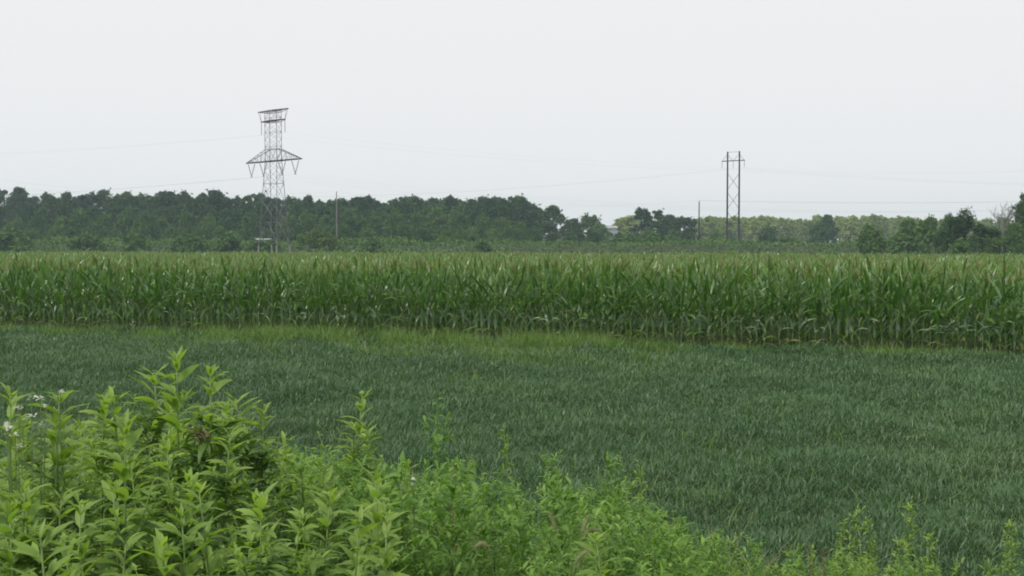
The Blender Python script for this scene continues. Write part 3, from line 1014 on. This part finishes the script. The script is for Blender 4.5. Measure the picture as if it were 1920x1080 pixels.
mbs = [corn_rows(T_CORN + .8, T_CORN + .9, .8, .2, 12, 5, .15, 14, 'second'),
       corn_rows(T_CORN + 1.6, T_CORN + 6.0, .8, .19, 11, 5, .15, 5),
       corn_rows(T_CORN + 6.4, T_CORN + 24, .8, .21, 6, 4, .45, 10, wmul=1.1),
       corn_rows(T_CORN + 24.4, T_CORN + 48, .8, .26, 4, 3,   .5, 12, wmul=1.3),
       corn_rows(T_CORN + 48.4, T_CORN + 72, 1.0, .34, 4, 3,   .5, 12, wmul=1.5)]
big = MB()
for m_ in mbs:
    for a, b, c in zip(m_.v, m_.f, m_.m):
        big.v.append(a)
    # re-index
big = MB()
for m_ in mbs:
    off = big.n
    big.v += m_.v
    big.f += [q + off for q in m_.f]
    big.m += m_.m
    big.n += m_.n
tag(new_obj('corn_field', big.mesh('corn_field', [M['corn_leaf'], M['tassel']])), 'mass of corn behind the front rows with tan tassels on top', 'corn field', None, 'stuff')

# ------------------------------------------------------------------ crop in the middle of the picture
print('crop')


def blades(t0, t1, dens, wid, lng, zr=1.0):
    """blades strewn over the crop strip between two values of t"""
    hw0 = .52 * t1 / .85 + 3
    n = int(dens * (t1 - t0) * 2 * hw0)
    X = U(-hw0, hw0, n)
    t = U(t0, t1, n)
    Y = t - SL * X
    ok = (Y > 3) & (np.abs(X) < .52 * Y + 1.5)
    X, Y, t = X[ok], Y[ok], t[ok]
    n = len(X)
    # rows run along the field, slightly uneven height
    hmod = 1 + .07 * np.sin(t * 8.2 + .6 * np.sin(X * .5)) + .11 * np.sin(t * 1.9 + 2.6 * np.sin(X * .31 + t * .2) + 1.1 * np.sin(X * .9)) + .12 * np.sin(X * 1.6 - t * 1.3 + 2 * np.sin(t * .8 + X * .4)) + .13 * np.sin(X * 3.7 + 2 * np.sin(t * 2.1)) * np.sin(t * 4.3 + 2 * np.sin(X * 1.9))  + .14 * np.sin(X * .8 + 1.3 * np.sin(Y * .5)) * np.sin(Y * .9) + .10 * np.sin(X * 2.3 + Y * 1.1) + .08 * np.sin(X * 5.1 - Y * 4.3)
    bare = np.sin(X * .9 + 2.2 * np.sin(t * .55)) * np.sin(t * 1.15 + 1.7 * np.sin(X * .5)) + .5 * np.sin(X * 2.7 + t * 2.1)
    hmod = hmod - .28 * np.clip(bare - .85, 0, .6)
    z = U(0.03, 1, n) ** .8 * .27 * hmod
    P = np.stack([X, Y, zg(X, Y) + z], 1)
    return strips(P, U(0, 6.28, n), U(R(45), R(88), n), lng * U(.6, 1.2, n) * hmod, wid * U(.6, 1.3, n), U(.1, 1.3, n), 3, (.5, 1, .8, .05), 0, U(-.4, .4, n), U(-.8, .8, n))


mb = MB()
for args in ((8.8, 13, 3000, .0085, .125), (13, 18, 2000, .010, .135), (18, 25, 1200, .0125, .145), (25, T_CORN + .3, 800, .015, .155)):
    v, f = blades(*args)
    mb.add(v, f)
print('crop faces', sum(len(q) for q in mb.f))
tag(new_obj('crop', mb.mesh('crop', M['crop'])), 'low blue-green crop carpeting the field before the corn', 'crop', None, 'stuff')

# yellow-green weedy grass: strip under the corn, patches, and the slope under the weeds
mb = MB()


def patch(px0, px1, ta, tb, n, h, wid):
    t = U(ta, tb, n)
    p = U(px0, px1, n) + rng.normal(0, 55, n)
    u = (p - 960) / F
    Y = t / (1 + SL * u)
    X = u * Y
    den = .5 + .5 * np.sin(X * 1.1 + 2 * np.sin(t * .7)) * np.sin(X * .37 + 1) + .3 * np.sin(X * 3.1 + t)
    ok = U(0, 1, n) < np.clip(den * 1.1 - .05, .04, 1) * np.clip((33.6 - t) / 1.2, .35, 1)
    X, Y = X[ok], Y[ok]
    n = len(X)
    P = np.stack([X, Y, zg(X, Y) + U(0.05, .45, n) * h], 1)
    return strips(P, U(0, 6.28, n), U(R(40), R(88), n), U(.5, 1.1, n) * h, wid, U(.1, 1.2, n), 3, (.5, 1, .7, .05), 0, U(-.5, .5, n))


for a in ((300, 1260, 27.5, 33.2, 17000, .46, .014), (380, 1150, 30.3, 33.6, 26000, .62, .014), (-60, 460, 30.2, 33.4, 9000, .48, .014), (1100, 1950, 31.4, 33.4, 9000, .46, .014), (-60, 1950, 12, 31, 12000, .40, .010),
          (860, 990, 21, 27, 900, .36, .014), (860, 1120, 26, 31, 2000, .38, .016), (1140, 1320, 21, 31, 700, .34, .014), (500, 800, 19, 30, 500, .34, .014)):
    v, f = patch(*a)
    mb.add(v, f)
tag(new_obj('weedy_grass', mb.mesh('weedy_grass', M['yellow_grass'])), 'yellow-green weedy grass in a ragged strip along the corn and in patches', 'grass', None, 'stuff')

mb = MB()
n = 60000
t = U(1.5, 9.9, n)
p = U(-150, 2000, n)
u = (p - 960) / F
Y = t / (1 + SL * u)
X = u * Y
ok = (Y > 1.9)
X, Y = X[ok], Y[ok]
n = len(X)
P = np.stack([X, Y, zg(X, Y)], 1)
v, f = strips(P, U(0, 6.28, n), U(R(50), R(88), n), U(.2, .55, n), U(.005, .009, n), U(.2, 1.6, n), 4, (.6, 1, .9, .6, .05), 0, U(-.5, .5, n))
mb.add(v, f)
tag(new_obj('verge_grass', mb.mesh('verge_grass', M['yellow_grass'])), 'bright grass growing under the weeds on the near slope', 'grass', None, 'stuff')


# ------------------------------------------------------------------ foreground weeds
print('weeds')
JAG = (.08, .30, .78, .74, 1.0, .86, 1.0, .80, .86, .60, .62, .34, .34, .03)
LANCE = (.10, .55, .95, 1.0, .85, .6, .3, .03)


def tall_weed(seed, H=1.5):
    """upright stem, opposite lance-shaped toothless leaves, star-like pale top"""
    g = np.random.default_rng(seed)
    lean = g.uniform(-.08, .08, 2)
    ax = lambda z: np.stack([lean[0] * (np.asarray(z) / H) ** 2, lean[1] * (np.asarray(z) / H) ** 2, np.asarray(z, float)], -1)
    st, lo, yo = MB(), MB(), MB()
    st.tube(ax(np.linspace(-.05, H - .03, 8)), np.linspace(.0065, .0028, 8), 6)

    def whorls(base_fn, zs, Ls, out_lo, out_yo, el0=R(26), cut=None):
        for i, (z, L) in enumerate(zip(zs, Ls)):
            a0 = i * math.pi / 2 + g.uniform(-.4, .4)
            k = 2 if g.random() < .75 else 3
            az = a0 + np.arange(k) * 2 * math.pi / k + g.normal(0, .2, k)
            frac = i / max(1, len(zs) - 1)
            el = el0 + frac * R(24) + g.normal(0, .18, k)
            B_ = np.repeat(base_fn(z)[None], k, 0)
            LL = L * g.uniform(.8, 1.2, k)
            dr = R(66) * (1.15 - .5 * frac) * g.uniform(.3, 1.3, k)
            rl, tw_ = g.uniform(-.4, .4, k), g.uniform(-.5, .5, k)
            tgt = out_yo if frac > .55 else out_lo
            v, f = strips(B_, az, el, LL, LL * .25 * g.uniform(.85, 1.15, k), dr, 12, JAG, .3, rl, tw_)
            tgt.add(v, f)
            # two side lobes, as on ragweed leaves
            for sg in (-1, 1):
                m = g.random(k) < .55
                if m.any():
                    off = np.stack([np.cos(az) * np.cos(el), np.sin(az) * np.cos(el), np.sin(el)], 1) * (LL * .18)[:, None]
                    v, f = strips((B_ + off)[m], (az + sg * g.uniform(.45, .75, k))[m], (el - .1)[m], (LL * g.uniform(.5, .7, k))[m], (LL * .15)[m], dr[m], 8, JAG, .3, rl[m], tw_[m])
                    tgt.add(v, f)
    zs, z = [], .25
    while z < H - .02:
        zs.append(z)
        z += np.interp(z / H, [0, .7, .92, 1], [.09, .08, .045, .016])
    zs = np.array(zs)
    Ls = np.interp(zs / H, [0, .3, .75, .93, 1], [.10, .130, .132, .118, .055])
    whorls(ax, zs, Ls, lo, yo)
    for b in range(g.integers(4, 8)):
        z0 = H * g.uniform(.4, .85)
        a = g.uniform(0, 6.28)
        bl = g.uniform(.12, .32) * (1.1 - z0 / H) * 2.2
        d_ = np.array((math.cos(a) * .6, math.sin(a) * .6, .8))
        p0 = ax(z0)
        fn = lambda q, p0=p0, d_=d_: p0 + d_ * q + np.array((0, 0, q * q * .6))
        st.tube([fn(q) for q in np.linspace(0, bl, 4)], [.003, .0025, .002, .0012], 4)
        qs = np.linspace(bl * .25, bl, 6)
        whorls(fn, qs, np.linspace(.11, .04, 6) * g.uniform(.8, 1.2), lo, yo)
    return [('stem', st.mesh('stem', M['stem'])), ('leaves', lo.mesh('leaves', M['weed_leaf'])), ('young_leaves', yo.mesh('young_leaves', M['weed_young']))]


def bushy_weed(seed, H=1.0, mat='small_leaf', spire=False):
    """fine bushy weed: many side shoots with small narrow leaves"""
    g = np.random.default_rng(seed)
    st, lv = MB(), MB()
    lean = g.uniform(-.1, .1, 2)
    ax = lambda z: np.stack([lean[0] * (np.asarray(z) / H) ** 2, lean[1] * (np.asarray(z) / H) ** 2, np.asarray(z, float)], -1)
    st.tube(ax(np.linspace(-.05, H, 6)), np.linspace(.0045, .0015, 6), 6)
    pts, els, Ls = [], [], []
    nb = 18 if spire else 24
    for b in range(nb):
        z0 = H * (.15 + .8 * (b + g.random()) / nb)
        a = b * 2.4 + g.uniform(-.4, .4)
        bl = (.10 if spire else .26) * (1.25 - z0 / H) * g.uniform(.6, 1.2) + .03
        d_ = np.array((math.cos(a) * .65, math.sin(a) * .65, .75))
        fn = lambda q: ax(z0) + d_ * q + np.array((0, 0, q * q))
        st.tube([fn(q) for q in (0, bl * .5, bl)], [.002, .0015, .001], 4)
        m = int(7 + bl * 40)
        for q in np.linspace(bl * .1, bl, m):
            pts.append(fn(q))
            els.append(g.uniform(R(5), R(70)))
            Ls.append((.055 if spire else .06) * g.uniform(.6, 1.25) * (1.1 - .35 * q / bl))
    for z in np.linspace(H * .2, H, 34):
        pts.append(ax(z))
        els.append(g.uniform(R(30), R(80)))
        Ls.append(.06 * g.uniform(.6, 1.2) * (1.2 - .6 * z / H))
    n = len(pts)
    v, f = strips(np.array(pts), g.uniform(0, 6.28, n), np.array(els), np.array(Ls), np.array(Ls) * (.26 if spire else .30), g.uniform(.2, 1.3, n), 3, (.3, 1, .7, .05), .25, g.uniform(-.5, .5, n))
    lv.add(v, f)
    return [('stem', st.mesh('stem', M['stem'])), ('leaves', lv.mesh('leaves', M[mat]))]


TW = [tall_weed(400 + i) for i in range(7)]
BW = [bushy_weed(430 + i) for i in range(6)]
SW = [bushy_weed(450 + i, 1.0, 'lime_leaf', True) for i in range(4)]


def place_weed(variants, baseH, px, py, Y, name, label, group=None, cat='weed', i=None):
    X, _, zt = at(px, py, Y)
    z0 = float(zg(X, Y))
    h = zt - z0
    s = h / baseH
    ws = min(max(s, .75), 1.15)
    vv = variants[(random.randrange(len(variants)) if i is None else i) % len(variants)]
    e = thing(name, vv, label, cat, (X, Y, z0), random.uniform(0, 6.28), (ws, ws, s), group)
    return e


heroes = [(332, 662, 3.5, 'tallest bright leafy weed, its top pair of leaves pointing at the corn'),
          (304, 690, 3.6, 'bright leafy weed touching the tallest one on its left'),
          (392, 686, 3.5, 'leafy weed with long tilted leaves right of the tallest weed'),
          (128, 722, 3.3, 'leafy weed with a star-shaped top beside the white flowers'),
          (182, 738, 3.6, 'small-topped leafy weed between two star-topped weeds'),
          (248, 732, 3.6, 'leafy weed with a loose top left of the tallest weeds'),
          (8, 736, 3.0, 'leafy weed cut by the left picture edge above the white flowers'),
          (228, 782, 2.8, 'thick-stemmed near weed with a pale dense top'),
          (440, 745, 3.8, 'leafy weed right of the tilted-leaf weed'),
          (484, 768, 3.8, 'leafy weed ending the tall left clump on its right'),
          (650, 728, 4.6, 'lone slim weed rising above the dark crop in the left half'),
          (690, 792, 4.7, 'short-topped weed just right of the lone slim weed'),
          (560, 815, 4.4, 'weed between the tall left clump and the lone slim weed'),
          (418, 900, 2.7, 'near weed with a smooth pale stem below the dead leaf'),
          (112, 985, 2.2, 'broad near weed low in the bottom left'),
          (330, 1010, 2.1, 'broad near weed at the bottom below the thick-stemmed weed'),
          (22, 900, 2.6, 'near leafy weed low on the left edge under the flowers'),
          (520, 960, 2.9, 'near weed at the bottom left of the middle'),
          (608, 890, 3.8, 'weed standing just below the lone slim weed'),
          (745, 860, 4.6, 'leafy weed where the tall weeds give way to small ones'),
          (1160, 1000, 3.2, 'narrow-leaved star-topped near weed at the bottom right of the foxtails')]
for i, (px, py, Y, lb) in enumerate(heroes):
    place_weed(TW, 1.5, px, py, Y, 'leafy_weed', lb, i=i)


def zone(px, top):
    z = [(90, 'under the white flowers'), (190, 'below the star-topped weed'), (285, 'around the thick-stemmed near weed'), (380, 'below the tallest weed'),
         (500, 'below the tilted-leaf weed'), (600, 'between the left clump and the slim weed'), (720, 'around the lone slim weed'), (800, 'around the white bud'),
         (900, 'around the bare reddish stalk'), (1010, 'around the drooping foxtail'), (1120, 'around the upright foxtails'), (1250, 'right of the foxtails'), (1400, 'near the left dry grass tufts'),
         (1500, 'near the rightmost dry tuft'), (1620, 'near the rusty red stalks'), (9999, 'below the tallest spire weed')]
    return [n for lim, n in z if px < lim][0] + (', high up' if top < 900 else ', midway down' if top < 980 else ', near the bottom edge')


def outline(px):
    return float(np.interp(px, [-80, 0, 120, 200, 330, 400, 480, 560, 620, 700, 780, 850, 950, 1060, 1180, 1260, 1340], [770, 775, 770, 775, 745, 750, 800, 840, 850, 850, 870, 850, 880, 890, 900, 960, 1000]))


k = 0
for i in range(165):
    px = U(-90, 720)
    Y = U(2.4, 6.2)
    lim = outline(px)
    top = lim + U(5, 300) * (1.15 - (Y - 2.4) / 5.2)
    if Y < 3.0 and top < 860:
        top = U(880, 1060)
    zt = at(px, top, Y)[2]
    if zt - float(zg(at(px, top, Y)[0], Y)) < .5 or top > 1120:
        continue
    place_weed(TW, 1.5, px, top, Y, 'leafy_weed', f'bright green leafy weed {zone(px, top)}', 'leafy weeds of the lower left stand')
    k += 1
print('filler weeds', k)
slim = [(840, 778, 6.0, BW, 'slim pale weed standing highest in the middle of the foreground'),
        (1058, 852, 7.2, BW, 'yellow-green weed tip near the centre of the foreground'),
        (1150, 862, 7.4, BW, 'small weed peak right of the centre tip'),
        (960, 800, 9.0, SW, 'thin feathery weed against the crop beyond the small weeds'),
        (1215, 870, 8.4, SW, 'slender weed at the right end of the small bushy weeds'),
        (1598, 950, 8.2, SW, 'left spire weed of the group at the lower right'),
        (1645, 960, 8.2, SW, 'short spire weed in the group at the lower right'),
        (1705, 930, 8.2, SW, 'tallest spire weed of the group at the lower right'),
        (1668, 1000, 7.8, SW, 'low spire weed before the tallest spire weed'),
        (1570, 968, 8.4, SW, 'outer left spire weed at the lower right'),
        (1740, 985, 8.0, SW, 'spire weed right of the tallest spire weed'),
        (1900, 965, 8.0, SW, 'spire weed at the right picture edge'),
        (1870, 1000, 7.8, SW, 'low spire weed just inside the right picture edge')]
for i, (px, py, Y, vv, lb) in enumerate(slim):
    place_weed(vv, 1.0, px, py, Y, 'spire_weed' if vv is SW else 'bushy_weed', lb, i=i)
k = 0
for i in range(270):
    px = U(540, 1340)
    Y = U(3.6, 8.6)
    lim = outline(px) + 8
    top = lim + U(0, 230) * (1.2 - (Y - 3.6) / 5)
    zt = at(px, top, Y)[2]
    h = zt - float(zg(at(px, top, Y)[0], Y))
    if h < .35 or top > 1110 or h > 1.6:
        continue
    place_weed(BW, 1.0, px, top, Y, 'bushy_weed', f'small-leaved bushy green weed {zone(px, top)}', 'bushy weeds of the middle foreground')
    k += 1
print('bushy', k)
k = 0
for i in range(150):
    px = 1200 + 600 * U(0, 1) ** 1.35 if i < 142 else U(1860, 1930)
    Y = U(5.8, 8.6)
    top = float(np.interp(px, [1220, 1400, 1600, 1790], [962, 1008, 1022, 1045])) + U(0, 85)
    X, _, zt = at(px, top, Y)
    h = zt - float(zg(X, Y))
    if h < .25 or h > 1.1:
        continue
    place_weed(SW if k % 3 else BW, 1.0, px, top, Y, 'spire_weed' if k % 3 else 'bushy_weed', f'low yellow-green weed {zone(px, top)}', 'low weeds of the lower right')
    k += 1
print('low', k)


# foxtail grasses
def foxtail(seed, H, arch):
    g = np.random.default_rng(seed)
    st, hd, lf = MB(), MB(), MB()
    a = g.uniform(0, 6.28)
    dv = np.array((math.cos(a), math.sin(a), 0))
    zz = np.linspace(0, 1, 9)
    pts = np.array([dv * (.02 * q + .07 * q ** 3) + np.array((0, 0, H * q)) for q in zz])
    st.tube(pts, np.linspace(.0022, .0012, 9), 5)
    top = pts[-1]
    hp = []
    ang = R(70)
    p = top.copy()
    for k_ in range(9):
        hp.append(p.copy())
        p = p + (dv * math.cos(ang) + np.array((0, 0, math.sin(ang)))) * .0075
        ang -= arch / 9
    hd.tube(hp, [.002, .004, .005, .0055, .0055, .005, .0045, .003, .0015], 6)
    n = 420
    q = g.uniform(0, 8, n)
    i0 = q.astype(int).clip(0, 7)
    fr = (q - i0)[:, None]
    C = np.array(hp)[i0] * (1 - fr) + np.array(hp)[i0 + 1] * fr
    v, f = strips(C, g.uniform(0, 6.28, n), g.uniform(-.7, 1.2, n),   .012, .0011, 0, 1, (1, .3))
    hd.add(v, f)
    v, f = strips(pts[[1, 3, 5]], g.uniform(0, 6.28, 3), R(60), .28, .009, R(90), 6, (.7, 1, .9, .7, .4, .03), .3)
    lf.add(v, f)
    return [('stem', st.mesh('stem', M['stem'])), ('leaves', lf.mesh('leaves', M['yellow_grass'])), ('seed_head', hd.mesh('seed_head', M['foxtail']))]


fox = [(965, 1000, 3.3, 2.8, 'foxtail grass with the leftmost drooping tan seed head'), (1047, 984, 3.5, 2.2, 'foxtail grass arching left beside the upright seed heads'),
       (1061, 988, 3.4, .6, 'foxtail grass with an upright tan seed head, second from right'), (1089, 980, 3.4, .3, 'foxtail grass with the rightmost upright seed head'),
       (1022, 1035, 3.1, 1.2, 'lowest foxtail grass head below the arching one')]
for i, (px, py, Y, ar, lb) in enumerate(fox):
    X, _, zt = at(px, py, Y)
    z0 = float(zg(X, Y))
    thing('foxtail_grass', foxtail(500 + i, zt - z0 - .04, ar), lb, 'grass', (X, Y, z0))

# white flowers at the left edge
def flower_plant(pts_px, Y, label):
    X0, _, _ = at(np.mean([p[0] for p in pts_px]), 800, Y)
    z0 = float(zg(X0, Y))
    e = thing('flowering_weed', [], label, 'weed', (X0, Y, z0))
    st, lf = MB(), MB()
    for (px, py) in pts_px:
        X, _, zt = at(px, py, Y)
        tip = np.array((X - X0, U(-.05, .05), zt - z0))
        st.tube([(0, 0, 0), (tip[0] * .3, tip[1] * .4, tip[2] * .55), tip], [.003, .0022, .0014], 5)
        v, f = strips([tip * .6, tip * .75, tip * .88], U(0, 6.28, 3), R(40), .09, .022, R(60), 4, (.2, 1, .8, .4, .05), .2)
        lf.add(v, f)
        n = 14
        mb_ = MB()
        P_ = tip + rng.normal(size=(n, 3)) * (.0045, .0045, .003)
        v, f = strips(P_, U(0, 6.28, n), U(-.2, 1.3, n), .009, .007, .8, 2, (.4, 1, .4))
        mb_.add(v, f)
        new_obj('flower_head', mb_.mesh('flower_head', M['petal']), e)
    new_obj('stem', st.mesh('stem', M['stem']), e)
    new_obj('leaves', lf.mesh('leaves', M['weed_leaf']), e)


flower_plant([(8, 797), (24, 800), (30, 796), (42, 812), (40, 835)], 2.9, 'weed with white flower heads nearest the left picture edge')
flower_plant([(54, 748), (44, 762), (54, 783), (66, 802)], 3.0, 'weed with small white flower heads in the middle of the flowers')
flower_plant([(88, 744), (102, 740), (86, 760), (24, 768)], 3.1, 'weed with the highest white flower heads beside the star-topped weed')

# pale bud in the middle, dead leaf, dry grass, red stems
X, Y, zt = at(775, 898, 3.9)
z0 = float(zg(X, Y))
mb = MB().tube([(0, 0, 0), (.01, 0, (zt - z0) * .5), (0, 0, zt - z0 - .03)], [.003, .0025, .002], 5)
hb = MB().tube([(0, 0, zt - z0 - .035), (0, 0, zt - z0 - .022), (0, 0, zt - z0 - .008), (0, 0, zt - z0 + .002), (0, 0, zt - z0 + .006)], [.003, .009, .010, .008, .002], 6)
thing('budding_weed', [('stem', mb.mesh('stem', M['stem'])), ('bud', hb.mesh('bud', M['petal']))], 'single pale white bud on a stem among the small weeds', 'weed', (X, Y, z0))

X, Y, zt = at(366, 812, 3.25)
n = 9
v, f = strips(rng.normal(size=(n, 3)) * (.012, .012, .006), np.concatenate([U(-.6, .6, 6), U(2.6, 3.6, 3)]), U(-.2, .5, n), U(.025, .055, n), U(.008, .016, n), U(1.4, 2.8, n), 6, (.3, .9, 1, .8, .6, .3, .05), .7, U(-.8, .8, n), U(-2, 2, n))
tag(new_obj('dead_leaf', MB().add(v, f).mesh('dead_leaf', M['dead_leaf']), None, (X, Y, zt)), 'curled brown dead leaf caught on the tall weeds', 'dead leaf')


def dry_tuft(px, py, Y, n, spread, label, L=.5):
    X, _, zt = at(px, py, Y)
    z0 = float(zg(X, Y))
    h = zt - z0
    P_ = rng.normal(size=(n, 3)) * (.03, .03, 0)
    v, f = strips(P_, U(0, 6.28, n), U(R(60), R(86), n), h * U(1.0, 1.6, n), .006, U(.6, 1.9, n) * spread, 8, (.5, .8, 1, .9, .8, .6, .4, .2, .1), .0)
    e = thing('dry_grass_tuft', [('blades', MB().add(v, f).mesh('blades', M['dry']))], label, 'grass', (X, Y, z0))


dry_tuft(1345, 962, 7.6, 16, 1.0, 'arching tan dry grass tuft, left one at the lower right')
dry_tuft(1384, 955, 7.8, 18, 1.0, 'arching tan dry grass tuft, middle one at the lower right')
dry_tuft(1478, 962, 7.7, 10, 1.2, 'arching tan dry grass tuft leaning over, rightmost one')


def red_stalk(px, y0, Y, label, leaves_=6):
    X, _, zt = at(px, y0, Y)
    z0 = float(zg(X, Y))
    h = zt - z0
    st = MB().tube([(0, 0, 0), (.01, .01, h * .5), (-.01, 0, h)], [.005, .004, .002], 6)
    zz = np.linspace(.3, .95, leaves_) * h
    P_ = np.stack([0 * zz, 0 * zz, zz], 1)
    v, f = strips(P_, U(0, 6.28, leaves_), R(50), .07, .014, R(80), 4, (.3, 1, .9, .5, .05), .3)
    thing('reddish_weed', [('stem', st.mesh('stem', M['red_stem'])), ('leaves', MB().add(v, f).mesh('leaves', M['dead_leaf']))], label, 'weed', (X, Y, z0))


red_stalk(851, 868, 4.6, 'bare reddish stalk beside the slim weed in the middle', 2)
red_stalk(1520, 1015, 7.4, 'rusty red weed stalk among low weeds at the lower right', 12)
red_stalk(1545, 1028, 7.3, 'smaller rusty stalk right of the rusty red weed', 8)

# ------------------------------------------------------------------ the hazy air
hb = MB().box((0, 560, 27), (2500, 2000, 57))
hz_m = bpy.data.materials.new('haze')
hz_m.use_nodes = True
t = hz_m.node_tree
t.nodes.clear()
out = t.nodes.new('ShaderNodeOutputMaterial')
pv = t.nodes.new('ShaderNodeVolumePrincipled')
pv.inputs['Color'].default_value = (.74, .91, 1.0, 1)
pv.inputs['Density'].default_value = .00030
pv.inputs['Anisotropy'].default_value = .2
t.links.new(pv.outputs[0], out.inputs['Volume'])
tag(new_obj('haze', hb.mesh('haze', hz_m, False)), 'thin pale summer haze over the whole field', 'haze', None, 'stuff')
print('done', len(bpy.data.objects))
